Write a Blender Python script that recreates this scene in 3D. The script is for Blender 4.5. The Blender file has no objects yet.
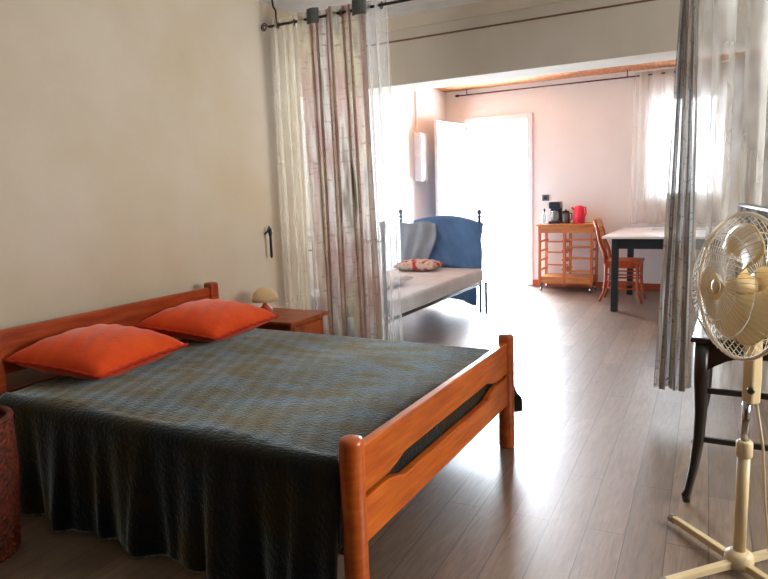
import bpy, bmesh, math, random
from mathutils import Vector, Matrix
random.seed(7)
S = bpy.context.scene
COL = S.collection
PI = math.pi

# ---------------------------------------------------------------- camera, sky, lights, exposure
def make_camera():
    cam = bpy.data.cameras.new('camera')
    o = bpy.data.objects.new('camera', cam); COL.objects.link(o)
    f, cx, cy = 644.0, 384.0, 289.5
    v = Vector((740-cx, -(178-cy), -f)).normalized()          # world +Y seen from the camera
    n = Vector((1, 0.037, 0)).cross(v).normalized()
    if n.y < 0: n = -n
    x = v.cross(n)
    R = Matrix((x, v, n))                                     # rows: world axes in camera space
    o.matrix_world = Matrix.Translation((0, 0, 1.35)) @ R.to_4x4()
    cam.sensor_fit = 'HORIZONTAL'; cam.sensor_width = 36.0; cam.lens = 36.0*f/768
    cam.clip_start = 0.05; cam.clip_end = 200
    S.camera = o
make_camera()
w = bpy.data.worlds.new('overcast_sky'); S.world = w; w.use_nodes = True
bg = w.node_tree.nodes['Background']
bg.inputs[0].default_value = (0.86, 0.93, 1.0, 1); bg.inputs[1].default_value = 8.0
def area(name, loc, rot, sx, sy, power, col):
    l = bpy.data.lights.new(name, 'AREA'); l.shape = 'RECTANGLE'; l.size = sx; l.size_y = sy
    l.energy = power; l.color = col
    o = bpy.data.objects.new(name, l); COL.objects.link(o); o.location = loc; o.rotation_euler = rot
    return o
# daylight entering through the door, the far windows and the window beside the bed
area('door_daylight', (-2.94, 9.0, 1.25), (-PI/2, 0, 0), 1.0, 2.3, 540, (0.78, 0.89, 1.0))
area('window_daylight', (-0.62, 9.0, 1.75), (-PI/2, 0, 0), 0.9, 1.3, 300, (0.82, 0.91, 1.0))
area('side_window_daylight', (2.65, 2.85, 1.7), (0, PI/2, 0), 1.4, 1.7, 112, (1.0, 0.92, 0.80))
vs = S.view_settings
vs.view_transform = 'Standard'; vs.look = 'None'; vs.exposure = 0.0; vs.gamma = 1; vs.use_curve_mapping = False

# ---------------------------------------------------------------- materials
def lin(c):
    return tuple(((x/255)/12.92 if x/255 <= .04045 else ((x/255+.055)/1.055)**2.4) for x in c) + (1,)
def mat(name, col, rough=.6, metal=0, col2=None, nscale=8, stretch=(1,1,1), bump=0, bscale=60, spec=.5, sheen=0, coat=0, ramp=(.35,.65), trans=0):
    m = bpy.data.materials.new(name); m.use_nodes = True
    nt = m.node_tree; b = nt.nodes['Principled BSDF']
    c1 = lin(col)
    b.inputs['Base Color'].default_value = c1
    b.inputs['Roughness'].default_value = rough; b.inputs['Metallic'].default_value = metal
    b.inputs['Specular IOR Level'].default_value = spec
    b.inputs['Coat Weight'].default_value = coat
    b.inputs['Transmission Weight'].default_value = trans
    if sheen:
        b.inputs['Sheen Weight'].default_value = sheen; b.inputs['Sheen Roughness'].default_value = .38
    tc = nt.nodes.new('ShaderNodeTexCoord')
    mp = nt.nodes.new('ShaderNodeMapping'); mp.inputs['Scale'].default_value = stretch
    nt.links.new(tc.outputs['Object'], mp.inputs[0])
    c2 = lin(col2) if col2 else tuple(x*.88 for x in c1[:3])+(1,)
    no = nt.nodes.new('ShaderNodeTexNoise'); no.inputs['Scale'].default_value = nscale; no.inputs['Detail'].default_value = 5
    nt.links.new(mp.outputs[0], no.inputs[0])
    r = nt.nodes.new('ShaderNodeValToRGB')
    r.color_ramp.elements[0].position = ramp[0]; r.color_ramp.elements[1].position = ramp[1]
    r.color_ramp.elements[0].color = c1; r.color_ramp.elements[1].color = c2
    nt.links.new(no.outputs[0], r.inputs[0]); nt.links.new(r.outputs[0], b.inputs['Base Color'])
    if bump:
        n2 = nt.nodes.new('ShaderNodeTexNoise'); n2.inputs['Scale'].default_value = bscale; n2.inputs['Detail'].default_value = 4
        nt.links.new(mp.outputs[0], n2.inputs[0])
        bu = nt.nodes.new('ShaderNodeBump'); bu.inputs['Strength'].default_value = bump; bu.inputs['Distance'].default_value = .01
        nt.links.new(n2.outputs[0], bu.inputs['Height']); nt.links.new(bu.outputs[0], b.inputs['Normal'])
    return m

def floor_mat():
    m = bpy.data.materials.new('laminate_planks'); m.use_nodes = True
    nt = m.node_tree; L = nt.links.new; b = nt.nodes['Principled BSDF']
    tc = nt.nodes.new('ShaderNodeTexCoord'); mp = nt.nodes.new('ShaderNodeMapping')
    mp.inputs['Rotation'].default_value = (0, 0, PI/2 - math.radians(2.3))
    L(tc.outputs['Object'], mp.inputs[0])
    br = nt.nodes.new('ShaderNodeTexBrick')
    br.inputs['Scale'].default_value = 1; br.inputs['Brick Width'].default_value = 1.25; br.inputs['Row Height'].default_value = .145
    br.inputs['Mortar Size'].default_value = .0022; br.inputs['Mortar Smooth'].default_value = .3
    br.offset = .37
    br.inputs['Color1'].default_value = lin((138,116,94)); br.inputs['Color2'].default_value = lin((108,90,72)); br.inputs['Mortar'].default_value = lin((50,36,28))
    L(mp.outputs[0], br.inputs[0])
    mg = nt.nodes.new('ShaderNodeMapping'); mg.inputs['Scale'].default_value = (14, 1.3, 1); L(tc.outputs['Object'], mg.inputs[0])
    no = nt.nodes.new('ShaderNodeTexNoise'); no.inputs['Scale'].default_value = 4; no.inputs['Detail'].default_value = 8; no.inputs['Distortion'].default_value = 1.2
    L(mg.outputs[0], no.inputs[0])
    r = nt.nodes.new('ShaderNodeValToRGB'); r.color_ramp.elements[0].position = .3; r.color_ramp.elements[1].position = .7
    r.color_ramp.elements[0].color = (.45,.42,.4,1); r.color_ramp.elements[1].color = (1.15,1.1,1.05,1)
    L(no.outputs[0], r.inputs[0])
    mx = nt.nodes.new('ShaderNodeMix'); mx.data_type = 'RGBA'; mx.blend_type = 'MULTIPLY'; mx.inputs[0].default_value = .8
    L(br.outputs[0], mx.inputs[6]); L(r.outputs[0], mx.inputs[7]); L(mx.outputs[2], b.inputs['Base Color'])
    b.inputs['Roughness'].default_value = .40; b.inputs['Specular IOR Level'].default_value = 1.0
    b.inputs['Coat Weight'].default_value = .5; b.inputs['Coat Roughness'].default_value = .45
    bu = nt.nodes.new('ShaderNodeBump'); bu.inputs['Strength'].default_value = .25; bu.inputs['Distance'].default_value = .004
    L(no.outputs[0], bu.inputs['Height']); L(bu.outputs[0], b.inputs['Normal'])
    return m

def cloth_sheer(name, cols, opacity, uscale=1.0, speck=None, dens_var=.25, transl=.5):
    """woven voile: UV u runs across the cloth in metres, v down it"""
    m = bpy.data.materials.new(name); m.use_nodes = True
    nt = m.node_tree; L = nt.links.new; nt.nodes.remove(nt.nodes['Principled BSDF'])
    out = nt.nodes['Material Output']
    tc = nt.nodes.new('ShaderNodeTexCoord')
    mp = nt.nodes.new('ShaderNodeMapping'); mp.inputs['Scale'].default_value = (uscale, .13, 1); L(tc.outputs['UV'], mp.inputs[0])
    no = nt.nodes.new('ShaderNodeTexNoise'); no.inputs['Scale'].default_value = 9; no.inputs['Detail'].default_value = 3
    L(mp.outputs[0], no.inputs[0])
    r = nt.nodes.new('ShaderNodeValToRGB'); cr = r.color_ramp
    n = len(cols)
    while len(cr.elements) < n: cr.elements.new(.5)
    for i, c in enumerate(cols):
        cr.elements[i].position = .3+.4*i/(max(1,n-1)); cr.elements[i].color = lin(c)
    L(no.outputs[0], r.inputs[0])
    col = r.outputs[0]
    if speck:
        m2 = nt.nodes.new('ShaderNodeMapping'); m2.inputs['Scale'].default_value = (11, 26, 1); L(tc.outputs['UV'], m2.inputs[0])
        n2 = nt.nodes.new('ShaderNodeTexNoise'); n2.inputs['Scale'].default_value = 1.6; n2.inputs['Detail'].default_value = 2; L(m2.outputs[0], n2.inputs[0])
        r2 = nt.nodes.new('ShaderNodeValToRGB'); r2.color_ramp.elements[0].position = .58; r2.color_ramp.elements[1].position = .72
        L(n2.outputs[0], r2.inputs[0])
        mx = nt.nodes.new('ShaderNodeMix'); mx.data_type = 'RGBA'; mx.inputs[7].default_value = lin(speck)
        L(r2.outputs[0], mx.inputs[0]); L(col, mx.inputs[6]); col = mx.outputs[2]
    d = nt.nodes.new('ShaderNodeBsdfDiffuse'); t = nt.nodes.new('ShaderNodeBsdfTranslucent')
    L(col, d.inputs[0]); L(col, t.inputs[0])
    ms = nt.nodes.new('ShaderNodeMixShader'); ms.inputs[0].default_value = transl; L(d.outputs[0], ms.inputs[1]); L(t.outputs[0], ms.inputs[2])
    tr = nt.nodes.new('ShaderNodeBsdfTransparent')
    m3 = nt.nodes.new('ShaderNodeMapRange'); m3.inputs[3].default_value = opacity-dens_var; m3.inputs[4].default_value = min(1, opacity+dens_var)
    m3.inputs[1].default_value = .35; m3.inputs[2].default_value = .65
    L(no.outputs[0], m3.inputs[0])
    fin = nt.nodes.new('ShaderNodeMixShader'); L(m3.outputs[0], fin.inputs[0]); L(tr.outputs[0], fin.inputs[1]); L(ms.outputs[0], fin.inputs[2])
    L(fin.outputs[0], out.inputs[0])
    return m

M = {}
M['wall'] = mat('painted_plaster', (216,205,188), .9, col2=(206,190,162), nscale=1.2, bump=.08, bscale=30, spec=.2)
M['wallfar'] = mat('painted_plaster_far', (237,234,230), .9, col2=(230,227,222), nscale=1.2, spec=.2)
M['ceil'] = mat('white_ceiling', (240,243,246), .9, spec=.2)
M['wallbrown'] = mat('low_bounce_wall', (84,70,58), .9, spec=.2)  # unseen front wall, darkened to cut light bounced onto the bed side
M['beam'] = mat('beam_paint', (236,228,216), .9, col2=(226,217,203), nscale=2, spec=.2)
M['floor'] = floor_mat()
M['woodceil'] = mat('pine_ceiling_boards', (208,142,94), .5, col2=(164,92,52), nscale=5, stretch=(9,1,1))
M['brownline'] = mat('brown_trim', (140,104,84), .6)
M['skirt'] = mat('red_brown_skirting', (178,84,44), .5)
M['white'] = mat('white_paint', (235,236,238), .45)
M['glass'] = mat('glass', (240,245,250), .02, trans=1)
M['pine'] = mat('orange_varnished_pine', (206,100,26), .3, col2=(176,70,14), nscale=4, stretch=(2,1,7), coat=.3)
M['pinelong'] = mat('orange_varnished_pine_rail', (216,112,30), .3, col2=(182,76,16), nscale=4, stretch=(2,1,9), coat=.3)
M['pinehead'] = mat('dark_orange_pine_headboard', (176,76,26), .35, col2=(140,50,14), nscale=4, stretch=(2,1,9))
M['spread'] = mat('plush_bedspread', (14,24,28), .95, col2=(44,34,14), nscale=4, stretch=(1,2.2,1), bump=.5, bscale=55, sheen=1.0, spec=.1)
_n = M['spread'].node_tree
_r = [n for n in _n.nodes if n.type == 'VALTORGB'][0]; _no = _r.inputs[0].links[0].from_node
_q = _n.nodes.new('ShaderNodeValToRGB'); _q.color_ramp.elements[0].position = .38; _q.color_ramp.elements[1].position = .62
_q.color_ramp.elements[0].color = lin((214,232,240)); _q.color_ramp.elements[1].color = lin((204,196,168))
_n.links.new(_no.outputs[0], _q.inputs[0]); _n.links.new(_q.outputs[0], _n.nodes['Principled BSDF'].inputs['Sheen Tint'])
M['mattress'] = mat('white_ticking', (215,213,208), .9)
M['orange'] = mat('orange_cotton', (244,92,34), .85, col2=(232,76,24), nscale=6, bump=.25, bscale=40, sheen=.3, spec=.2)
M['orangetrim'] = mat('orange_ruffle', (206,48,12), .85, bump=.4, bscale=90)
M['black'] = mat('black_iron', (24,22,22), .45, metal=.3)
M['rod'] = mat('dark_rod', (22,28,28), .45, metal=.4)
M['eyelet'] = mat('antique_metal', (110,104,92), .3, metal=.9)
M['darkrod'] = mat('brown_rod', (74,40,34), .5)
M['iron'] = mat('grey_iron', (96,102,112), .4, metal=.5)
M['blue'] = mat('blue_blanket', (96,138,190), .9, col2=(84,122,172), nscale=5, bump=.3, bscale=40, sheen=.4)
M['bluebacklit'] = mat('blanket_backlit', (160,172,186), .9, col2=(142,154,170), nscale=6, sheen=.3)  # paler grey copy of the blanket colour, standing in for backlight
M['sheet'] = mat('grey_cotton_sheet', (222,226,232), .9, col2=(208,212,218), nscale=7, bump=.15)
M['pillow'] = mat('white_cotton', (236,236,240), .9)
M['floral'] = mat('floral_print', (212,202,190), .9, col2=(190,60,56), nscale=16, ramp=(.5,.58))
M['orangewood'] = mat('trolley_beech', (208,120,58), .45, col2=(186,96,44), nscale=5, stretch=(6,6,1))
M['orangewood2'] = mat('trolley_oak', (206,134,66), .45, col2=(180,108,48), nscale=5, stretch=(1,4,6))
M['chairwood'] = mat('reddish_beech', (186,82,34), .4, col2=(160,62,24), nscale=6, stretch=(4,4,1))
M['darkwood'] = mat('near_black_wood', (22,18,20), .35, col2=(32,22,22), nscale=6, coat=.2)
M['tabletop'] = mat('glossy_dark_top', (50,26,20), .18, col2=(38,20,16), nscale=5, coat=.6)
M['whitetop'] = mat('white_laminate', (240,240,242), .35)
M['bluedark'] = mat('dark_painted_wood', (34,44,52), .5)
M['chrome'] = mat('chrome', (190,192,196), .18, metal=1)
M['red'] = mat('pink_red_plastic', (228,36,66), .35)
M['blackpl'] = mat('black_plastic', (20,24,30), .3)
M['steel'] = mat('brushed_steel', (110,112,114), .3, metal=.8)
M['clear'] = mat('clear_plastic', (225,232,236), .1, trans=.7)
M['fan'] = mat('cream_plastic', (220,200,158), .4, col2=(212,190,146), nscale=3)
M['blade'] = mat('yellowed_plastic', (230,204,150), .35, col2=(222,194,138), nscale=3)
M['grille'] = mat('cream_coated_wire', (238,228,208), .35)
M['cable'] = mat('beige_cable', (200,182,150), .5)
M['rubber'] = mat('grey_rubber', (150,140,130), .7)
M['tvscreen'] = mat('tv_screen', (40,44,50), .06, coat=1)
M['night'] = mat('nightstand_wood', (176,86,34), .4, col2=(138,60,22), nscale=5, stretch=(2,6,2))
M['lampshade'] = mat('cream_shade', (226,196,150), .8)
M['lampbase'] = mat('orange_ceramic', (206,96,56), .35)
M['wicker'] = mat('red_brown_wicker', (128,50,26), .6, col2=(80,30,16), nscale=30, bump=.8, bscale=80)
M['concrete'] = mat('pale_terrace', (214,214,210), .9)
M['paper'] = mat('paper', (220,214,204), .8)
M['greyfab'] = mat('grey_heading_tape', (92,98,94), .9)
M['blind'] = cloth_sheer('grey_patterned_blind', [(150,146,140),(186,180,172),(128,126,122)], .9, 1.5, None, .05, .35)
M['print'] = cloth_sheer('printed_voile', [(128,130,128),(206,192,162),(184,150,142),(214,208,196),(124,112,92)], .85, 1.5, (160,136,120), .12, .5)
M['printdark'] = cloth_sheer('printed_voile_dark', [(104,112,120),(178,166,142),(130,112,106),(196,198,200),(126,112,90)], .9, 2.2, (112,104,98), .08, .40)
M['voile'] = cloth_sheer('white_voile', [(236,236,236),(214,210,204)], .30, 1.2, None, .12, .6)
M['voilecream'] = cloth_sheer('cream_voile', [(240,234,222),(226,210,178)], .30, 1.4, (216,206,190), .16, .6)
M['voilegrey'] = cloth_sheer('grey_streaked_voile', [(226,224,220),(182,176,166),(232,230,226),(200,186,162)], .50, .9, None, .2, .45)
M['voilefar'] = cloth_sheer('far_white_voile', [(246,244,240),(236,228,220)], .55, 1.2, None, .12, .7)

# ---------------------------------------------------------------- mesh helpers
class MB:
    def __init__(s): s.v = []; s.f = []; s.uv = None
    def add(s, vs, fs, mx=None):
        b = len(s.v)
        s.v += [tuple(mx @ Vector(p)) if mx else tuple(p) for p in vs]
        s.f += [tuple(i+b for i in f) for f in fs]; return s
    def box(s, x0, x1, y0, y1, z0, z1, mx=None):
        vs = [(x,y,z) for z in (z0,z1) for y in (y0,y1) for x in (x0,x1)]
        return s.add(vs, [(0,2,3,1),(4,5,7,6),(0,1,5,4),(2,6,7,3),(0,4,6,2),(1,3,7,5)], mx)
    def prism(s, pts, axis, a0, a1):
        """extrude a 2D outline along an axis (0 x, 1 y, 2 z)"""
        n = len(pts); vs = []
        for a in (a0, a1):
            for p in pts:
                q = list(p); q.insert(axis, a); vs.append(tuple(q))
        return s.add(vs, [tuple(range(n)), tuple(range(2*n-1, n-1, -1))] + [(i, (i+1)%n+0, (i+1)%n+n, i+n) for i in range(n)])
    def tube(s, pts, r, n=8, cap=True):
        pts = [Vector(p) for p in pts]; m = len(pts)
        rs = r if isinstance(r, (list, tuple)) else [r]*m
        vs = []; up = None
        for i, p in enumerate(pts):
            t = (pts[min(i+1,m-1)]-pts[max(i-1,0)]).normalized()
            if up is None:
                up = Vector((0,0,1)) if abs(t.z) < .9 else Vector((1,0,0))
            a = t.cross(up).normalized(); up = a.cross(t).normalized()
            for k in range(n):
                th = 2*PI*(k+.5)/n
                vs.append(tuple(p + (a*math.cos(th) + up*math.sin(th))*rs[i]))
        fs = [(i*n+k, i*n+(k+1)%n, (i+1)*n+(k+1)%n, (i+1)*n+k) for i in range(m-1) for k in range(n)]
        if cap: fs += [tuple(range(n-1,-1,-1)), tuple(range((m-1)*n, m*n))]
        return s.add(vs, fs)
    def lathe(s, prof, c, n=20, mx=None):
        vs = []; m = len(prof)
        for r, z in prof:
            for k in range(n):
                th = 2*PI*k/n; vs.append((c[0]+r*math.cos(th), c[1]+r*math.sin(th), c[2]+z))
        fs = [(i*n+k, i*n+(k+1)%n, (i+1)*n+(k+1)%n, (i+1)*n+k) for i in range(m-1) for k in range(n)]
        fs += [tuple(range(n-1,-1,-1)), tuple(range((m-1)*n, m*n))]
        return s.add(vs, fs, mx)
    def torus(s, c, R, r, mx=None, n=20, k=8, axis='z'):
        vs = []
        for i in range(n):
            a = 2*PI*i/n
            for j in range(k):
                b = 2*PI*j/k; q = R+r*math.cos(b)
                p = (q*math.cos(a), q*math.sin(a), r*math.sin(b))
                if axis == 'y': p = (p[0], p[2], p[1])
                if axis == 'x': p = (p[2], p[0], p[1])
                vs.append((c[0]+p[0], c[1]+p[1], c[2]+p[2]))
        fs = [(i*k+j, i*k+(j+1)%k, ((i+1)%n)*k+(j+1)%k, ((i+1)%n)*k+j) for i in range(n) for j in range(k)]
        return s.add(vs, fs, mx)
    def grid(s, fn, nu, nv, uvfn=None):
        vs = [fn(i/nu, j/nv) for j in range(nv+1) for i in range(nu+1)]
        fs = [(j*(nu+1)+i, j*(nu+1)+i+1, (j+1)*(nu+1)+i+1, (j+1)*(nu+1)+i) for j in range(nv) for i in range(nu)]
        s.add(vs, fs)
        if uvfn: s.uv = [uvfn(i/nu, j/nv) for j in range(nv+1) for i in range(nu+1)]
        return s

def rootloc(p):
    while p.parent: p = p.parent
    return Vector(p.location)
def tag(o, label=None, cat=None, group=None, kind=None):
    if label: o['label'] = label
    if cat: o['category'] = cat
    if group: o['group'] = group
    if kind: o['kind'] = kind
    return o
def build(name, mb, m, parent=None, smooth=False, bevel=0, sub=0, solid=0, label=None):
    vs = [Vector(v) for v in mb.v]
    if parent is not None: loc = rootloc(parent)
    else:
        xs = [v.x for v in vs]; ys = [v.y for v in vs]; zs = [v.z for v in vs]
        loc = Vector(((min(xs)+max(xs))/2, (min(ys)+max(ys))/2, min(zs)))
    me = bpy.data.meshes.new(name); me.from_pydata([tuple(v-loc) for v in vs], [], mb.f); me.validate(); me.update()
    bm = bmesh.new(); bm.from_mesh(me); bmesh.ops.recalc_face_normals(bm, faces=bm.faces); bm.to_mesh(me); bm.free()
    if mb.uv:
        uvl = me.uv_layers.new(name='UVMap')
        for lp in me.loops: uvl.data[lp.index].uv = mb.uv[lp.vertex_index]
    me.materials.append(m)
    o = bpy.data.objects.new(name, me); COL.objects.link(o)
    if parent is None: o.location = loc
    else: o.parent = parent
    if smooth:
        for p in me.polygons: p.use_smooth = True
    if solid:
        md = o.modifiers.new('s','SOLIDIFY'); md.thickness = solid; md.offset = 0
    if bevel:
        md = o.modifiers.new('b','BEVEL'); md.width = bevel; md.segments = 2; md.limit_method = 'ANGLE'; md.angle_limit = .6
    if sub:
        md = o.modifiers.new('u','SUBSURF'); md.levels = sub; md.render_levels = sub
    if label: o['label'] = label
    return o
def thing(name, loc, label, cat, group=None):
    o = bpy.data.objects.new(name, None); COL.objects.link(o); o.location = loc; o.empty_display_size = .1
    return tag(o, label, cat, group)
def struct(name, mb, m, **k):
    return tag(build(name, mb, m, **k), kind='structure')
def sn(x, p=1.0): return math.sin(x*p)

# ---------------------------------------------------------------- the setting
XL, XF, XR = -3.15, -3.65, 2.3          # near left wall, far left wall, right wall
YB, YF, YH0, YH1 = 8.6, -1.2, 5.05, 5.42
ZC = 2.76
struct('floor', MB().box(XF, XR, YF, YB, -.06, 0), M['floor'])
struct('wall_left', MB().box(XL-.5, XL, YF, 4.42, 0, ZC), M['wall'])
struct('wall_left_far', MB().box(XF-.12, XF, 4.34, YB+.2, 0, ZC+.12), M['wallfar'])
struct('wall_front', MB().box(XL-.5, XR+.2, YF-.12, YF, 0, ZC), M['wallbrown'])
struct('ceiling', MB().box(XF-.1, XR+.2, YF-.1, YH0+.02, ZC, ZC+.1), M['ceil'])
struct('ceiling_far', MB().box(XF-.1, XR+.2, YH0+.02, YB+.2, 2.68, 2.78), M['woodceil'])
h = struct('wall_header', MB().box(XF, XR, YH0, YH1, 2.235, 2.68), M['beam'])
struct('trim_1', MB().box(XF, XR, YH0-.008, YH0, 2.585, 2.597), M['brownline'])
struct('trim_2', MB().prism([(YH0-.09, ZC), (YH0, ZC), (YH0, 2.68), (YH0-.02, 2.68)], 0, XF, XR), M['beam'])
# right wall with a window near the camera side of the room
b = MB(); wy0, wy1, wz0, wz1 = 2.0, 3.7, 0.95, 2.35
b.box(XR, XR+.2, YF, wy0, 0, ZC); b.box(XR, XR+.2, wy1, YB+.2, 0, ZC); b.box(XR, XR+.2, wy0, wy1, 0, wz0); b.box(XR, XR+.2, wy0, wy1, wz1, ZC)
struct('wall_right', b, M['wall'])
wn = struct('window_3', MB().box(XR+.08, XR+.13, wy0, wy1, wz0, wz0+.06).box(XR+.08, XR+.13, wy0, wy1, wz1-.06, wz1).box(XR+.08, XR+.13, wy0, wy0+.06, wz0, wz1).box(XR+.08, XR+.13, wy1-.06, wy1, wz0, wz1).box(XR+.08, XR+.13, 2.81, 2.89, wz0, wz1), M['white'])
# back wall with door and two windows
DX0, DX1, DZ = -3.38, -2.5, 2.22
W1 = (-0.95, -0.22, 1.15, 2.36); W2 = (-0.10, 0.75, 1.22, 2.38)
b = MB(); y0, y1 = YB, YB+.2
b.box(XF, DX0, y0, y1, 0, 2.78); b.box(DX0, DX1, y0, y1, DZ, 2.78); b.box(DX1, W1[0], y0, y1, 0, 2.78)
b.box(W1[0], W1[1], y0, y1, 0, W1[2]); b.box(W1[0], W1[1], y0, y1, W1[3], 2.78)
b.box(W1[1], W2[0], y0, y1, 0, 2.78)
b.box(W2[0], W2[1], y0, y1, 0, W2[2]); b.box(W2[0], W2[1], y0, y1, W2[3], 2.78); b.box(W2[1], XR+.2, y0, y1, 0, 2.78)
struct('wall_back', b, M['wallfar'])
def win(name, W):
    x0, x1, z0, z1 = W; yy = YB+.06; t = .05
    f = struct(name, MB().box(x0, x1, yy, yy+.05, z0, z0+t).box(x0, x1, yy, yy+.05, z1-t, z1).box(x0, x0+t, yy, yy+.05, z0+t, z1-t).box(x1-t, x1, yy, yy+.05, z0+t, z1-t), M['white'], bevel=.004)
    mx = (x0+x1)/2
    build('mullion', MB().box(mx-.03, mx+.03, yy-.01, yy+.06, z0+t, z1-t), M['white'], f, bevel=.004)
    build('pane', MB().box(x0+t, mx-.03, yy+.022, yy+.028, z0+t, z1-t), M['glass'], f)
    build('pane', MB().box(mx+.03, x1-t, yy+.022, yy+.028, z0+t, z1-t), M['glass'], f)
    build('window_sill', MB().box(x0-.04, x1+.04, YB-.05, YB+.06, z0-.03, z0), M['white'], f, bevel=.004)
win('window_1', W1); win('window_2', W2)
# door frame and the leaf opened into the room
df = struct('door_1', MB().box(DX0-.07, DX0, YB-.02, YB+.12, 0, DZ+.08).box(DX1, DX1+.08, YB-.02, YB+.12, 0, DZ+.08).box(DX0, DX1, YB-.02, YB+.12, DZ, DZ+.08), M['white'], bevel=.005)
lf = build('door_leaf', MB().box(0, .045, -.80, 0, .01, DZ, Matrix.Translation((DX0-.01, YB-.03, 0)) @ Matrix.Rotation(math.radians(-6), 4, 'Z')), M['white'], df, bevel=.005)
mxl = Matrix.Translation((DX0-.01, YB-.03, 0)) @ Matrix.Rotation(math.radians(-6), 4, 'Z')
for z0, z1 in ((.18, .85), (1.0, 2.08)):
    build('door_panel', MB().box(.045, .053, -.68, -.12, z0, z1, mxl), M['white'], lf, bevel=.004)
build('door_handle', MB().tube([mxl @ Vector(p) for p in ((.045,-.73,1.04),(.10,-.73,1.04),(.10,-.62,1.04))], .009), M['steel'], lf)
build('door_threshold', MB().box(DX0, DX1, YB-.01, YB+.2, 0, .015), M['white'], df)
struct('baseboard_back', MB().box(DX1+.08, XR, YB-.018, YB, 0, .085), M['skirt'], bevel=.003)
struct('baseboard_left', MB().box(XF, XF+.015, 4.34, YB-.02, 0, .08), M['white'])
struct('terrace_ground', MB().box(-9, 7, YB+.2, 20, -.16, -.04), M['concrete'])

# ---------------------------------------------------------------- double bed
def rounded_post(x, y, z1, r=.038):
    return MB().lathe([(r*.93,0),(r,.01),(r,z1-.02),(r*.9,z1-.006),(r*.62,z1)], (x,y,0), 20)
def scallop(ya, yb, z0, z1, top_cut=0, bot_cut=0):
    pts = []; n = 24
    def cut(t, c):
        if t < .14 or t > .86: return 0
        k = min(1, (t-.14)/.06, (.86-t)/.06); return c*k*k*(3-2*k)
    for i in range(n+1): pts.append((ya+(yb-ya)*i/n, z0+cut(i/n, bot_cut)))
    for i in range(n, -1, -1): pts.append((ya+(yb-ya)*i/n, z1-cut(i/n, top_cut)))
    return pts
bed = thing('double_bed', (-2.0, 2.36, 0), 'orange varnished pine double bed with a two-rail footboard', 'bed')
YA, YZ = 1.60, 3.12
for y in (YA, YZ): build('footboard_post', rounded_post(-1.02, y, .605, .040), M['pine'], bed, smooth=True)
build('footboard_rail', MB().prism(scallop(YA+.02, YZ-.02, .405, .565, 0, .03), 0, -1.037, -1.003), M['pinelong'], bed, bevel=.006)
build('footboard_rail', MB().prism(scallop(YA+.02, YZ-.02, .235, .385, .035, 0), 0, -1.037, -1.003), M['pinelong'], bed, bevel=.006)
for y in (YA+.075, YZ): build('headboard_post', MB().box(-3.055, -2.985, y-.035, y+.035, 0, .80), M['pinehead'], bed, bevel=.01)
build('headboard_panel', MB().prism([(YA+.10,.56),(YZ-.02,.56),(YZ-.02,.77),(YA+.10,.77)], 0, -3.038, -3.004), M['pinehead'], bed, bevel=.006)
build('headboard_panel', MB().box(-3.038, -3.004, YA+.02, YZ-.02, .30, .48), M['pinehead'], bed, bevel=.006)
for y in (YA+.01, YZ-.01): build('side_rail', MB().box(-2.99, -1.05, y-.014, y+.014, .20, .33), M['pinelong'], bed, bevel=.004)
build('slat_base', MB().box(-2.97, -1.06, YA+.03, YZ-.03, .27, .30), M['pinelong'], bed)
mt = build('mattress', MB().box(-2.97, -1.07, YA+.03, YZ-.03, .30, .485), M['mattress'], bed, bevel=.04)
# bedspread
def spread(u, v):
    zt = .512; r = .05
    x0, x1 = -2.86, -1.058
    a = u*2.155; lx = x1-x0
    near, far = .50, .34; wid = YZ-YA+.06
    t = -near + v*(near+wid+far)
    ya, yb = YA-.02, YZ+.03
    def fold(d, lim):          # d beyond edge -> offset out, drop
        if d <= 0: return 0, 0
        if d < r*1.57: th = d/r; return r*math.sin(th), r*(1-math.cos(th))
        return r, r + d - r*1.57
    oa, da = fold(a-(lx-r), 0); x = x0+min(a, lx-r)+oa
    dn = -t-(-r) if t < r else 0; df_ = t-(wid-r) if t > wid-r else 0
    on_, zn = fold(max(0, r-t), 0) if t < r else (0, 0)
    of_, zf = fold(max(0, t-(wid-r)), 0) if t > wid-r else (0, 0)
    y = ya+max(r, min(t, wid-r)) - on_ + of_
    da = min(da, .27)
    drop = max(da, zn, zf)
    if t < r:
        k = min(1, max(0, zn)/.45)
        y -= k*(.035 + .022*sn(x, 15)+.016*sn(x+.4, 27)*k + .01*sn(x, 51))
        x += .012*k*sn(x, 33)
    if t > wid-r:
        k = min(1, max(0, zf)/.3); y += k*(.03+.015*sn(x, 20))
        q = max(0, u-.62)/.38; x += k*.075*q; y += k*.09*q
    z = zt - drop
    z += .006*sn(x, 7)*sn(y, 5) if drop == 0 else 0
    z += .002*sn(x*2.3+y, 31) if drop == 0 else 0
    if drop == 0 and x > -1.35: z += .0
    return (x, y, max(z, .012))
sp = build('bedspread', MB().grid(spread, 110, 150), M['spread'], smooth=True, solid=.012)
tag(sp, 'dark grey plush bedspread covering the double bed and hanging to the floor', 'bedspread')

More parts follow.
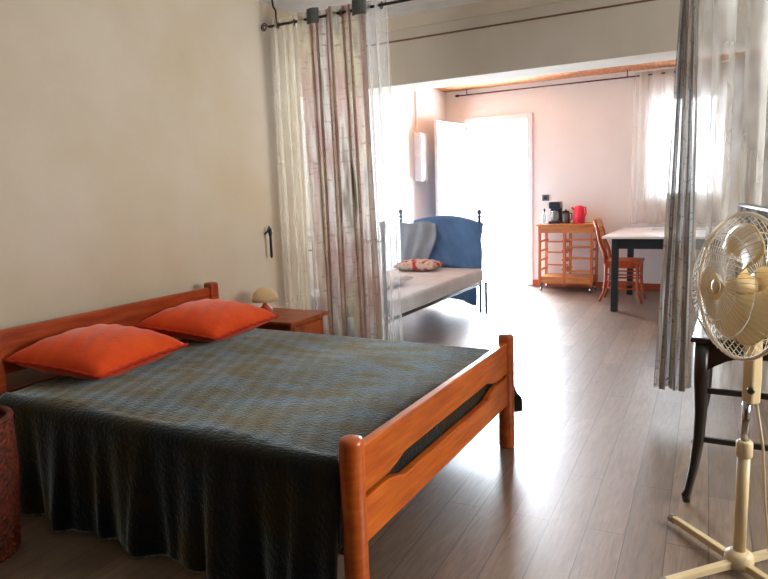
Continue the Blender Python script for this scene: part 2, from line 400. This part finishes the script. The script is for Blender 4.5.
def cushion(name, c, ux, uy, th, m, label, cat, rz=0, tilt=0, group=None, trim=None, n=26, ex=.48):
    def surf(sgn):
        def fn(u, v):
            a, b_ = u*2-1, v*2-1
            k = max(0, (1-abs(a)**2.6)*(1-abs(b_)**2.6))**ex
            # corners pinched outwards, sides drawn in
            pa = a*(1-.07*(1-b_*b_)); pb = b_*(1-.07*(1-a*a))
            w_ = .06*sn(a*5+b_*3)*sn(b_*6)*(k*(1-k))
            return (pa*ux, pb*uy, sgn*(th*k)*(1+w_)+ (.004*sn(a*17+b_*9)*k))
        return fn
    mx = Matrix.Translation(c) @ Matrix.Rotation(rz, 4, 'Z') @ Matrix.Rotation(tilt, 4, 'Y')
    b = MB()
    for sg in (1, -.75):
        g = MB().grid(surf(sg), n, n); b.add(g.v, g.f, mx)
    o = build(name, b, m, smooth=True)
    bm = bmesh.new(); bm.from_mesh(o.data); bmesh.ops.remove_doubles(bm, verts=bm.verts, dist=.0006); bmesh.ops.recalc_face_normals(bm, faces=bm.faces); bm.to_mesh(o.data); bm.free()
    for p in o.data.polygons: p.use_smooth = True
    tag(o, label, cat, group)
    if trim:
        pts = []
        for i in range(120):
            t = i/120*4; sd = int(t); q = (t-sd)*2-1
            a, b_ = [(q,-1),(1,q),(-q,1),(-1,-q)][sd]
            pa = a*(1-.07*(1-b_*b_)); pb = b_*(1-.07*(1-a*a))
            pts.append(mx @ Vector((pa*ux, pb*uy, .003*sn(i, 1.9))))
        pts.append(pts[0])
        build('piping', MB().tube(pts, [.006+.003*abs(sn(i,1.3)) for i in range(121)], 6, cap=False), trim, o, smooth=True)
    return o
cushion('cushion', (-2.75, 2.05, .612), .28, .31, .112, M['orange'], 'orange square cushion nearest the camera on the bed', 'cushion', math.radians(9), math.radians(5), 'orange cushions on the bed', M['orangetrim'])
cushion('cushion', (-2.78, 2.84, .612), .28, .33, .112, M['orange'], 'orange square cushion farther from the camera, by the headboard post', 'cushion', math.radians(7), math.radians(5), 'orange cushions on the bed', M['orangetrim'])

# wicker basket at the very left
bk = thing('wicker_basket', (-2.55, 1.27, 0), 'red-brown wicker basket beside the near corner of the bed', 'basket')
def weave(R0):
    def fn(u, v):
        th = 2*PI*u; r = (.132+.03*min(1, v*1.6))*R0
        r += .005*math.sin(th*26 + (PI if int(v*36) % 2 else 0))
        return (-2.55+r*math.cos(th), 1.27+r*math.sin(th), .004+.535*v)
    return fn
build('basket_body', MB().grid(weave(1), 156, 72), M['wicker'], bk, smooth=True, solid=.008)
build('basket_base', MB().lathe([(.128,.004),(.128,.014)], (-2.55,1.27,0), 28), M['wicker'], bk)
build('basket_rim', MB().torus((-2.55,1.27,.545), .160, .013, n=32), M['wicker'], bk, smooth=True)

# nightstand and lamp on the far side of the bed
ns = thing('nightstand', (-2.83, 3.55, 0), 'small brown wooden nightstand behind the far side of the bed', 'nightstand')
build('top', MB().box(-3.12, -2.52, 3.30, 3.74, .50, .525), M['night'], ns, bevel=.006)
build('cabinet', MB().box(-3.10, -2.55, 3.33, 3.71, .06, .50), M['night'], ns, bevel=.004)
dr = build('drawer', MB().box(-2.55, -2.535, 3.35, 3.69, .32, .48), M['night'], ns, bevel=.004)
build('knob', MB().lathe([(.012,0),(.016,.01),(.010,.02)], (0,0,0), 12, Matrix.Translation((-2.535,3.52,.40)) @ Matrix.Rotation(PI/2,4,'Y')), M['eyelet'], dr, smooth=True)
for x in (-3.07,-2.58):
    for y in (3.36,3.68): build('leg', MB().box(x-.02,x+.02,y-.02,y+.02,0,.06), M['night'], ns)
lp = thing('table_lamp', (-2.93, 3.55, .525), 'small table lamp with cream dome shade on the nightstand', 'lamp')
build('base', MB().lathe([(.05,0),(.055,.01),(.05,.03),(.025,.05),(.012,.07),(.012,.09)], (-2.93,3.55,.525), 18), M['lampbase'], lp, smooth=True)
build('lamp_shade', MB().lathe([(.095,.085),(.093,.11),(.078,.145),(.05,.17),(.018,.18)], (-2.93,3.55,.525), 24), M['lampshade'], lp, smooth=True)

# ---------------------------------------------------------------- daybed
db = thing('daybed', (-2.92, 5.5, 0), 'iron daybed with grey sheet standing along the far left wall', 'daybed')
DXa, DXb, DYa, DYb = -3.40, -2.45, 4.45, 6.62
def finial_post(x, y, z1, r=.016):
    return MB().lathe([(r*1.1,0),(r,.02),(r,z1-.09),(r*1.5,z1-.085),(r*1.5,z1-.075),(r*.7,z1-.065),(r*1.7,z1-.035),(r*1.5,z1-.012),(r*.3,z1)], (x,y,0), 14)
for x, y, z1 in ((DXa,DYa,1.12),(DXb,DYa,1.12),(DXa,DYb,1.14),(DXb,DYb,1.12),(DXa,5.55,1.08)):
    build('post', finial_post(x, y, z1), M['iron'], db, smooth=True)
for y in (DYa, DYb):
    for z in (.96, .88, .34): build('end_rail', MB().tube([(DXa,y,z),(DXb,y,z)], .009), M['iron'], db, smooth=True)
    for i in range(1,7):
        x = DXa+(DXb-DXa)*i/7; build('bar', MB().tube([(x,y,.34),(x,y,.96)], .006, 6), M['iron'], db, smooth=True)
for z in (1.03, .96, .34): build('back_rail', MB().tube([(DXa,DYa,z),(DXa,DYb,z)], .009), M['iron'], db, smooth=True)
for i in range(1,16):
    y = DYa+(DYb-DYa)*i/16
    if abs(y-5.55) > .05: build('bar', MB().tube([(DXa,y,.34),(DXa,y,.96)], .006, 6), M['iron'], db, smooth=True)
build('front_rail', MB().tube([(DXb,DYa,.31),(DXb,DYb,.31)], .014), M['iron'], db, smooth=True)
build('leg', MB().tube([(-2.36,6.55,.34),(-2.36,6.55,0)], .015), M['iron'], db, smooth=True)
build('mattress', MB().box(DXa+.02, -2.40, DYa+.03, DYb-.03, .335, .485), M['sheet'], db, bevel=.03, label='mattress in a light grey fitted sheet')
def drape(u, v):
    # blanket over the far end rail: inner side, over, outer side
    x = -3.22+(.80)*u; L1, L2 = .56, .95; t = v*(L1+L2)
    zt = 1.02+.05*math.sin(PI*min(1,max(0,u*1.15)))-.04*max(0,u-.85)/.15
    w_ = .012*sn(x, 23)+.008*sn(x+v, 41)
    if t < L1: return (x+.01*sn(t,9), DYb-.035+w_-.02*(1-t/L1), zt-(L1-t))
    return (x+.02*sn(t,5)-.25*max(0,u-.5)*((t-L1)/L2), DYb+.035+w_+.03*(t-L1), max(.05, zt-(t-L1)))
bl = build('blue_blanket', MB().grid(drape, 40, 50), M['blue'], smooth=True, solid=.014)
tag(bl, 'blue blanket draped over the far end of the daybed', 'blanket')
def drape2(u, v):
    L1 = .5-.05*u+.02*math.sin(u*9)
    x = -3.37+.44*u+u*(.03*math.sin(v*5)-.07*v); zt = 1.0-.015*math.sin(u*7)
    return (x, DYb-.075+.014*math.sin(u*16+v*3)-.02*v, zt-v*L1-.02*u)
th = build('blanket_backlit_part', MB().grid(drape2, 22, 22), M['bluebacklit'], smooth=True, solid=.012)  # left part of the blanket, its backlight put into the grey colour
tag(th, 'left part of the blanket on the daybed end rail, backlight painted in as pale grey', 'throw')
cushion('floral_cushion', (-3.03, 6.28, .535), .25, .18, .07, M['floral'], 'small red and beige floral cushion lying on the daybed', 'cushion', .1, 0)
cushion('white_pillow', (-2.88, 5.05, .545), .24, .34, .075, M['pillow'], 'white pillow on the daybed behind the printed curtain', 'pillow', 0, 0)

# ---------------------------------------------------------------- electric trunking on the far left wall
eb = thing('electrical_box', (XF+.05, 7.66, 1.48), 'tall white electrical box on the wall between daybed and door', 'electrical box')
build('box', MB().box(XF, XF+.10, 7.52, 7.72, 1.46, 2.06), M['white'], eb, bevel=.006)
build('cover', MB().box(XF+.10, XF+.108, 7.54, 7.70, 1.49, 2.03), M['white'], eb, bevel=.003)
build('conduit', MB().box(XF, XF+.02, 7.60, 7.625, 2.06, 2.68), M['white'], eb)

# ---------------------------------------------------------------- kitchen trolley
ct = thing('kitchen_trolley', (-1.92, 8.36, 0), 'orange wooden kitchen trolley without drawers, on castors, beside the door', 'trolley')
cx0, cx1, cy0, cy1, zt = -2.235, -1.555, 8.17, 8.53, .86
build('worktop', MB().box(cx0-.02, cx1+.02, cy0-.02, cy1+.02, zt-.025, zt), M['orangewood2'], ct, bevel=.004)
xm = (cx0+cx1)/2-.01; po = .016
for x in (cx0+po, xm, cx1-po):
    for y in (cy0+po, cy1-po): build('post', MB().box(x-po, x+po, y-po, y+po, .085, zt-.025), M['orangewood'], ct, bevel=.002)
for y in (cy0, cy1-.02): build('apron', MB().box(cx0+.03, cx1-.03, y+.002, y+.018, zt-.11, zt-.025), M['orangewood2'], ct)
for x in (cx0, cx1-.02): build('apron', MB().box(x+.002, x+.018, cy0+.03, cy1-.03, zt-.11, zt-.025), M['orangewood2'], ct)
build('bottom_board', MB().box(cx0+.03, cx1-.03, cy0+.01, cy1-.01, .10, .19), M['orangewood2'], ct, bevel=.003)
for z in (.27, .39, .51, .63):
    for x in (cx0+.034, xm-.026, xm+.026, cx1-.034):
        build('runner', MB().box(x-.01, x+.01, cy0+.03, cy1-.03, z, z+.022), M['orangewood'], ct)
for z in (.255, .42, .56, .69)[:3]:
    build('cross_rail', MB().box(xm+.03, cx1-.03, cy0+.004, cy0+.02, z, z+.026), M['orangewood2'], ct)
    build('cross_rail', MB().box(cx0+.03, xm-.03, cy1-.02, cy1-.004, z+.04, z+.06), M['orangewood2'], ct)
build('cross_rail', MB().box(xm+.03, cx1-.03, cy0+.004, cy0+.02, .655, .678), M['orangewood2'], ct)
for x in (cx0+.03, cx1-.03):
    for y in (cy0+.03, cy1-.03):
        cs = build('castor', MB().box(x-.013, x+.013, y-.012, y+.012, .045, .10), M['steel'], ct)
        build('wheel', MB().lathe([(.012,-.011),(.027,-.011),(.028,0),(.027,.011),(.012,.011)], (0,0,0), 16, Matrix.Translation((x,y,.028)) @ Matrix.Rotation(PI/2,4,'Y')), M['chrome'], cs, smooth=True)

# things on the trolley
zt += .0005
cm = thing('coffee_maker', (-2.06, 8.36, zt), 'black coffee maker on the trolley between bottle and steel jug', 'coffee maker')
build('base', MB().box(-2.13, -1.99, 8.27, 8.45, zt, zt+.03), M['blackpl'], cm, bevel=.006)
build('body', MB().box(-2.13, -1.99, 8.38, 8.45, zt+.03, zt+.24), M['blackpl'], cm, bevel=.01)
build('head', MB().box(-2.13, -1.99, 8.27, 8.45, zt+.19, zt+.275), M['blackpl'], cm, bevel=.015)
build('jug', MB().lathe([(.03,0),(.048,.01),(.052,.07),(.04,.12),(.03,.13)], (-2.06,8.325,zt+.031), 18), M['clear'], cm, smooth=True)
ke = thing('steel_jug', (-1.93, 8.36, zt), 'short steel jug with black lid between coffee maker and red kettle', 'jug')
build('body', MB().lathe([(.052,0),(.056,.01),(.05,.10),(.044,.135)], (-1.93,8.36,zt), 20), M['steel'], ke, smooth=True)
build('lid', MB().lathe([(.045,.135),(.043,.155),(.012,.16),(.010,.175)], (-1.93,8.36,zt), 20), M['blackpl'], ke, smooth=True)
build('handle', MB().tube([(-1.885,8.34,zt+.13),(-1.85,8.33,zt+.125),(-1.845,8.33,zt+.06),(-1.88,8.34,zt+.03)], .008), M['blackpl'], ke, smooth=True)
rk = thing('red_kettle', (-1.76, 8.36, zt), 'bright pink-red kettle on the right of the trolley top', 'kettle')
build('body', MB().lathe([(.070,0),(.074,.01),(.070,.10),(.062,.19),(.055,.21),(.02,.222)], (-1.765,8.36,zt), 24), M['red'], rk, smooth=True)
build('handle', MB().tube([(-1.73,8.34,zt+.20),(-1.68,8.33,zt+.20),(-1.675,8.33,zt+.12),(-1.70,8.34,zt+.07)], .011), M['red'], rk, smooth=True)
build('spout', MB().tube([(-1.825,8.35,zt+.17),(-1.853,8.345,zt+.205)], [.018,.010]), M['red'], rk, smooth=True)
bo = thing('pump_bottle', (-2.20, 8.34, zt), 'small clear bottle with dark cap at the left end of the trolley', 'bottle')
build('body', MB().lathe([(.026,0),(.028,.01),(.028,.11),(.012,.14),(.012,.155)], (-2.20,8.34,zt), 16), M['clear'], bo, smooth=True)
build('cap', MB().lathe([(.014,.155),(.014,.185),(.006,.188),(.006,.2)], (-2.20,8.34,zt), 12), M['blackpl'], bo, smooth=True)
sk = thing('wall_socket', (-2.25, YB-.01, 1.18), 'small grey-brown wall socket above the trolley beside the door frame', 'socket')
build('plate', MB().box(-2.295, -2.205, YB-.012, YB, 1.145, 1.225), M['eyelet'], sk, bevel=.003)
build('outlet', MB().lathe([(.024,0),(.024,.004),(.019,.004)], (0,0,0), 16, Matrix.Translation((-2.25,YB-.012,1.185)) @ Matrix.Rotation(PI/2,4,'X')), M['blackpl'], sk)

# ---------------------------------------------------------------- dining table and chair
tb = thing('dining_table', (-.55, 7.7, 0), 'dining table with white top and dark legs under the far window', 'table')
tx0, tx1, ty0, ty1 = -1.24, .12, 6.98, 8.42
build('tabletop', MB().box(tx0, tx1, ty0, ty1, .775, .80), M['whitetop'], tb, bevel=.004, label='white tabletop')
for x in (tx0+.12, tx1-.12):
    for y in (ty0+.10, ty1-.22): build('leg', MB().box(x-.033, x+.033, y-.033, y+.033, 0, .775), M['bluedark'], tb, bevel=.003)
for y in (ty0+.085, ty1-.23): build('apron', MB().box(tx0+.15, tx1-.15, y, y+.022, .665, .775), M['bluedark'], tb)
for x in (tx0+.11, tx1-.13): build('apron', MB().box(x, x+.022, ty0+.13, ty1-.25, .665, .775), M['bluedark'], tb)
pp = build('open_magazine', MB().box(-.86, -.58, 7.95, 8.15, .8005, .806).box(-.57, -.30, 7.95, 8.15, .8005, .808), M['paper'])
tag(pp, 'open pale magazine lying on the white dining table', 'magazine')

ch = thing('dining_chair', (-1.12, 7.75, 0), 'reddish wooden chair with curved back tucked under the dining table', 'chair')
sx0, sx1, sy0, sy1, sz = -1.33, -.93, 7.56, 7.96, .46
build('seat', MB().prism([(sx0,sy0+.03),(sx1,sy0),(sx1,sy1),(sx0,sy1-.03)], 2, sz-.015, sz+.02), M['chairwood'], ch, bevel=.008)
build('seat_frame', MB().box(sx0+.02, sx1-.02, sy0+.03, sy1-.03, sz-.065, sz-.015), M['chairwood'], ch)
for y in (sy0+.025, sy1-.025):
    build('leg', MB().tube([(sx1-.03,y,sz-.01),(sx1-.032,y,.28),(sx1-.02,y,.12),(sx1+.02,y,0)], [.02,.018,.016,.015], 8), M['chairwood'], ch, smooth=True)
    yy = y+(.02 if y < 7.7 else -.02)
    build('leg', MB().tube([(sx0+.03,yy,sz-.01),(sx0+.03,yy,.28),(sx0+.01,yy,.12),(sx0-.04,yy,0)], [.02,.018,.016,.015], 8), M['chairwood'], ch, smooth=True)
    build('back_post', MB().tube([(sx0+.02,yy,sz-.01),(sx0+.01,yy,.56),(sx0-.045,yy,.70),(sx0-.06,yy,.80),(sx0-.10,yy,.93)], [.022,.020,.020,.02,.016], 8), M['chairwood'], ch, smooth=True)
    for z in (.16,.24,.32): build('rung', MB().tube([(sx0+.03,yy,z),(sx1-.03,y,z)], .010, 8), M['chairwood'], ch, smooth=True)
for z in (.20, .30): build('rung', MB().tube([(sx1-.03,sy0+.025,z),(sx1-.03,sy1-.025,z)], .010, 8), M['chairwood'], ch, smooth=True)
build('top_rail', MB().prism([(-.015+sx0-.10,.85),(sx0-.07,.85),(sx0-.09,.94),(-.02+sx0-.10,.945)], 1, sy0+.05, sy1-.05), M['orangewood2'], ch, bevel=.006)
build('back_splat', MB().tube([(sx0+.0,7.76,sz),(sx0-.03,7.76,.66),(sx0-.06,7.76,.78),(sx0-.085,7.76,.87)], [.03,.022,.03,.02], 8), M['orangewood2'], ch, smooth=True)

# ---------------------------------------------------------------- dark table, television
st = thing('side_table', (.2, 3.2, 0), 'near-black wooden table with curved legs standing behind the fan', 'table')
ax0, ax1, ay0, ay1, az = -.15, .62, 2.81, 3.52, .70
build('tabletop', MB().box(ax0, ax1, ay0, ay1, az, az+.022), M['tabletop'], st, bevel=.006, label='glossy dark red-brown top')
def cab(x, y, dx, dy):
    pts = [(x,y,az),(x-.002*dx,y,.55),(x+.002*dx,y,.40),(x-.002*dx,y,.28),(x-.016*dx,y,.16),(x-.034*dx,y,.05),(x-.042*dx,y,.03),(x-.040*dx,y,0)]
    return MB().tube(pts, [.032,.029,.024,.022,.018,.015,.019,.014], 10)
for x, dx in ((ax0+.045, 1), (ax1-.045, -1)):
    for y, dy in ((ay0+.04, 1), (ay1-.04, -1)): build('leg', cab(x, y, dx, dy), M['darkwood'], st, smooth=True)
def arch(x0, x1, z1, zlow, zhigh):
    pts = [(x0, z1), (x0, zlow)]; n = 16
    for i in range(n+1):
        t = i/n; k = min(1, t/.22, (1-t)/.22); pts.append((x0+(x1-x0)*t, zlow+(zhigh-zlow)*math.sin(k*PI/2)))
    pts += [(x1, zlow), (x1, z1)]
    return pts
for y in (ay0+.02, ay1-.04): build('apron', MB().prism(arch(ax0+.05, ax1-.05, az, .575, .645), 1, y, y+.02), M['tabletop'], st)
for x in (ax0+.035, ax1-.055): build('apron', MB().box(x, x+.02, ay0+.06, ay1-.06, .64, az), M['tabletop'], st)
for z in (.485, .275): build('stretcher', MB().box(ax0+.05, ax1-.05, ay0+.03, ay0+.05, z, z+.022), M['darkwood'], st, bevel=.003)
tv = thing('television', (.09, 3.05, az+.022), 'black television standing on the dark table, screen towards the bed', 'television')
TM = Matrix.Translation((.048, 3.06, 0)) @ Matrix.Rotation(math.radians(9), 4, 'Z')
build('casing', MB().box(0, .04, -.34, .34, .83, 1.235, TM), M['blackpl'], tv, bevel=.006)
build('screen', MB().box(-.003, .001, -.315, .315, .855, 1.225, TM), M['tvscreen'], tv)
build('stand', MB().box(.0, .04, -.03, .03, az+.03, .84, TM).box(-.07, .13, -.15, .15, az+.022, az+.036, TM), M['blackpl'], tv, bevel=.004)

# ---------------------------------------------------------------- pedestal fan
fn = thing('pedestal_fan', (.05, 2.39, 0), 'cream pedestal fan on a cross base in front of the dark table', 'fan')
fx, fy = .05, 2.39
for a in (135, 315, 227, 47):
    a = math.radians(a); d = Vector((math.cos(a), math.sin(a), 0)); p = Vector((fx, fy, .03))
    ft = build('foot', MB().tube([p+d*.02, p+d*.32], [.019, .016], 4), M['fan'], fn, bevel=.004)
    build('foot_cap', MB().tube([p+d*.315-Vector((0,0,.002)), p+d*.335-Vector((0,0,.002))], [.020,.017], 8), M['rubber'], ft)
build('hub_cap', MB().lathe([(.045,.018),(.048,.03),(.045,.06),(.028,.075)], (fx,fy,0), 20), M['fan'], fn, smooth=True)
build('lower_tube', MB().lathe([(.020,.06),(.020,.43)], (fx,fy,0), 16), M['fan'], fn, smooth=True)
build('collar', MB().lathe([(.022,.415),(.026,.42),(.026,.468),(.020,.474)], (fx,fy,0), 16), M['fan'], fn, smooth=True)
build('upper_tube', MB().lathe([(.013,.46),(.013,.63)], (fx,fy,0), 14), M['chrome'], fn, smooth=True, label='chrome upper tube')
cb = build('control_box', MB().lathe([(.026,.605),(.030,.612),(.031,.70),(.028,.86),(.026,.93),(.02,.95)], (fx+.012,fy,0), 4), M['fan'], fn, bevel=.01)
build('speed_knob', MB().lathe([(.012,0),(.012,.012),(.008,.015)], (0,0,0), 12, Matrix.Translation((fx+.01,fy-.03,.66)) @ Matrix.Rotation(PI/2,4,'X')), M['eyelet'], cb, smooth=True)
ang = math.radians(57)
axis = Vector((-math.sin(ang), -math.cos(ang), .05)).normalized()
zc = .985
zq = axis.to_track_quat('Z', 'Y').to_matrix().to_4x4()
FC = Vector((fx+.05, fy+.03, zc+.012)) + axis*.10
FM = Matrix.Translation(FC) @ zq
build('motor_housing', MB().lathe([(.02,-.20),(.05,-.19),(.065,-.15),(.066,-.08),(.05,-.055)], (0,0,0), 24, FM), M['fan'], fn, smooth=True)
RR = .235
def dome(z0, sg, depth, nr, rin, wire):
    b = MB()
    def pt(th, t):       # t 0 rim .. 1 centre
        r = RR+(rin-RR)*t
        z = z0 + sg*depth*math.sin(min(1, t*1.55)*PI/2)
        return FM @ Vector((r*math.cos(th), r*math.sin(th), z))
    for i in range(nr):
        th = 2*PI*i/nr
        b.tube([pt(th+.22*t*sg, t) for t in (0,.08,.18,.3,.45,.65,.85,1)], wire, 4, cap=False)
    for t in (.33, .66):
        b.tube([pt(2*PI*k/36, t) for k in range(37)], wire*1.3, 4, cap=False)
    return b
build('front_grille', dome(.012, 1, .075, 60, .045, .0014), M['grille'], fn)
build('rear_grille', dome(-.012, -1, .06, 48, .055, .0014), M['grille'], fn)
build('rim', MB().torus((0,0,0), RR, .007, FM, 48, 8), M['grille'], fn, smooth=True)
build('badge', MB().lathe([(.024,.083),(.024,.086),(.014,.089)], (0,0,0), 24, FM), M['fan'], fn, smooth=True)
build('blade_hub', MB().lathe([(.03,-.04),(.036,-.035),(.034,.03),(.015,.045)], (0,0,0), 20, FM), M['blade'], fn, smooth=True)
for k in range(3):
    rot = Matrix.Rotation(2*PI*k/3+PI/2-.15, 4, 'Z')
    def bf(u, v):
        r = .03+.175*u; wd = (.35+.95*math.sin(PI*min(1,u*1.05)*.62))*(1 if u < .85 else 1-((u-.85)/.15)**2*.35)
        th = (v-.5)*wd*1.35+.25*u
        return tuple(FM @ rot @ Vector((r*math.cos(th), r*math.sin(th), (.5-v)*.055*(1-.3*u))))
    build('blade', MB().grid(bf, 12, 10), M['blade'], fn, smooth=True, solid=.003)
build('power_cable', MB().tube([(fx+.03,fy+.02,.60),(fx+.055,fy+.02,.45),(fx+.07,fy+.03,.25),(fx+.09,fy+.06,.06),(fx+.2,fy+.2,.008),(fx+.5,fy+.35,.006)], .004, 6), M['cable'], fn, smooth=True)

# ---------------------------------------------------------------- near curtain rod and curtains
RY, RZ = 3.95, 2.565
rd = thing('curtain_rod', (-.5, RY, RZ), 'long dark curtain rod crossing the room under the near ceiling', 'curtain rod')
build('pole', MB().tube([(-3.06,RY,RZ),(2.25,RY,RZ)], .010, 10), M['rod'], rd, smooth=True)
sc = []
for i in range(30):
    t = i/29; a = t*3.6*PI; r = .035*(1-t*.75); sc.append((-3.075-.028+r*math.cos(a)*.9, RY, RZ+r*math.sin(a)*.9))
build('scroll_finial', MB().tube(sc, .0045, 6), M['rod'], rd, smooth=True)
def brk(x): return MB().tube([(x,RY,RZ-.02),(x,RY,RZ+.10),(x-.02,RY,RZ+.13),(x-.03,RY,ZC)], .007, 6)
build('bracket', brk(-2.99), M['rod'], rd, smooth=True)
build('bracket', MB().tube([(-1.2,RY,RZ),(-1.2,RY,ZC)], .006, 6), M['rod'], rd, smooth=True)
build('bracket', MB().tube([(1.2,RY,RZ),(1.2,RY,ZC)], .006, 6), M['rod'], rd, smooth=True)

def curtain(name, xt0, xt1, xb0, xb1, y, zt, zb, folds, amp, m, label, cat, width=None, eyelets=0, group=None, seed=0, waist=None, nu=None):
    rnd = random.Random(seed); ph = [rnd.uniform(0, 6.28) for _ in range(6)]
    W = width or abs(xt1-xt0)*1.8
    nu = nu or int(folds*14); nv = 60
    def pos(u, v):
        k = v
        x0 = xt0+(xb0-xt0)*k; x1 = xt1+(xb1-xt1)*k
        if waist:
            g = math.exp(-((v-waist[0])/.25)**2)*waist[1]; x0 += g*(x1-x0)*.5; x1 -= g*(x1-x0)*.5
        x = x0+(x1-x0)*u
        f = 2*PI*folds*u
        a = amp*(1+.3*math.sin(3*v+ph[0]))
        yy = y + a*math.sin(f+.5*math.sin(2.2*v+ph[1])) + amp*.35*math.sin(f*.47+ph[2]+v*1.4) + amp*.2*math.sin(f*1.9+ph[3]+v*3)*v
        x += (x1-x0)/folds*.22*math.sin(2*f+ph[4]+v*1.2)
        z = zt+(zb-zt)*v + (.012*math.sin(f*.5+ph[5])*v)
        if v == 0: z += .006*math.sin(f)
        return (x, yy, z)
    c = build(name, MB().grid(pos, nu, nv, lambda u, v: (u*W, v*(zt-zb))), m, smooth=True)
    tag(c, label, cat, group)
    for i in range(eyelets):
        u = (i+.5)/eyelets
        u = round(u*folds*2)/(folds*2) if folds*2 >= eyelets else u
        u = min(1, max(0, u)); p = pos(u, 0)
        build('eyelet', MB().torus((p[0], y, RZ if zt > 2.5 and y < 5 else zt-.03), .020, .005, Matrix.Translation((p[0],y,0)) @ Matrix.Rotation(.9,4,'Z') @ Matrix.Translation((-p[0],-y,0)), 16, 6, 'x'), M['eyelet'], c, smooth=True)
    return c
cream = curtain('sheer_curtain', -3.04, -2.76, -3.05, -2.74, RY+.01, RZ+.05, .12, 4, .02, M['voilecream'], 'cream sheer curtain hanging flat against the left wall', 'curtain', .8, 2, seed=3)
pc = curtain('printed_curtain', -2.75, -2.28, -2.72, -2.22, RY, RZ+.045, .15, 3.5, .05, M['print'], 'grey, beige and pink printed curtain behind the bed', 'curtain', 1.3, 5, seed=5)
for xa, xb in ((-2.70,-2.60), (-2.33,-2.22)):
    build('folded_heading', MB().grid(lambda u, v: (xa+(xb-xa)*u, RY-.03-.02*math.sin(PI*u), RZ+.055-.10*v), 8, 4), M['greyfab'], pc, smooth=True, solid=.004)
curtain('sheer_curtain', -2.27, -2.10, -2.23, -2.05, RY+.01, RZ+.04, .12, 2.5, .03, M['voile'], 'narrow white sheer curtain on the right edge of the printed one', 'curtain', .45, 2, seed=8)
curtain('printed_curtain', -.305, -.235, -.385, -.20, RY, RZ+.045, .155, 3.5, .045, M['printdark'], 'dark grey streaked curtain gathered in a narrow bundle at the right', 'curtain', 1.1, 4, seed=11)
curtain('sheer_curtain', -.235, 1.75, -.215, 1.75, RY+.02, RZ+.04, .16, 13, .03, M['voilegrey'], 'wide grey-white sheer curtain hanging behind the fan', 'curtain', 2.6, 12, seed=14)

# tieback hook and beads on the left wall
tk = thing('tieback_hook', (XL+.02, 3.9, 1.12), 'small black tieback hook on the left wall behind the cream curtain', 'hook')
build('hook', MB().tube([(XL,3.86,1.06),(XL+.03,3.86,1.08),(XL+.05,3.86,1.12)], .007, 8), M['black'], tk, smooth=True)
build('tassel', MB().lathe([(.007,0),(.011,.02),(.010,.16),(.016,.19),(.015,.215),(.006,.23)], (XL+.055,3.86,.88), 12), M['black'], tk, smooth=True)

# ---------------------------------------------------------------- far rod and curtain
FY, FZ = 8.50, 2.60
r2 = thing('curtain_rod', (-1.5, FY, FZ), 'thin dark curtain rod under the wooden ceiling above the open door', 'curtain rod')
build('pole', MB().tube([(-3.42,FY,FZ),(1.0,FY,FZ)], .009, 8), M['darkrod'], r2, smooth=True)
build('finial', MB().lathe([(.010,-.03),(.02,0),(.010,.03)], (0,0,0), 10, Matrix.Translation((-3.44,FY,FZ)) @ Matrix.Rotation(PI/2,4,'Y')), M['rod'], r2, smooth=True)
for x in (-3.30, -1.24, .9): build('bracket', MB().tube([(x,FY,FZ),(x,FY,2.68)], .006, 6), M['rod'], r2)
fc = curtain('window_curtain', -1.17, .9, -1.17, .9, FY, FZ+.04, .84, 15, .022, M['voilefar'], 'white sheer curtain with eyelets at the far window', 'curtain', 2.6, 14, seed=21, nu=200)
bd = build('window_blind', MB().grid(lambda u, v: (-.10+.85*u, YB+.03+.004*math.sin(u*60), 2.38-1.14*v), 60, 4, lambda u, v: (u, v)), M['blind'], solid=.003)
tag(bd, 'grey patterned blind over the far window at the right, seen through sheer curtain', 'blind')
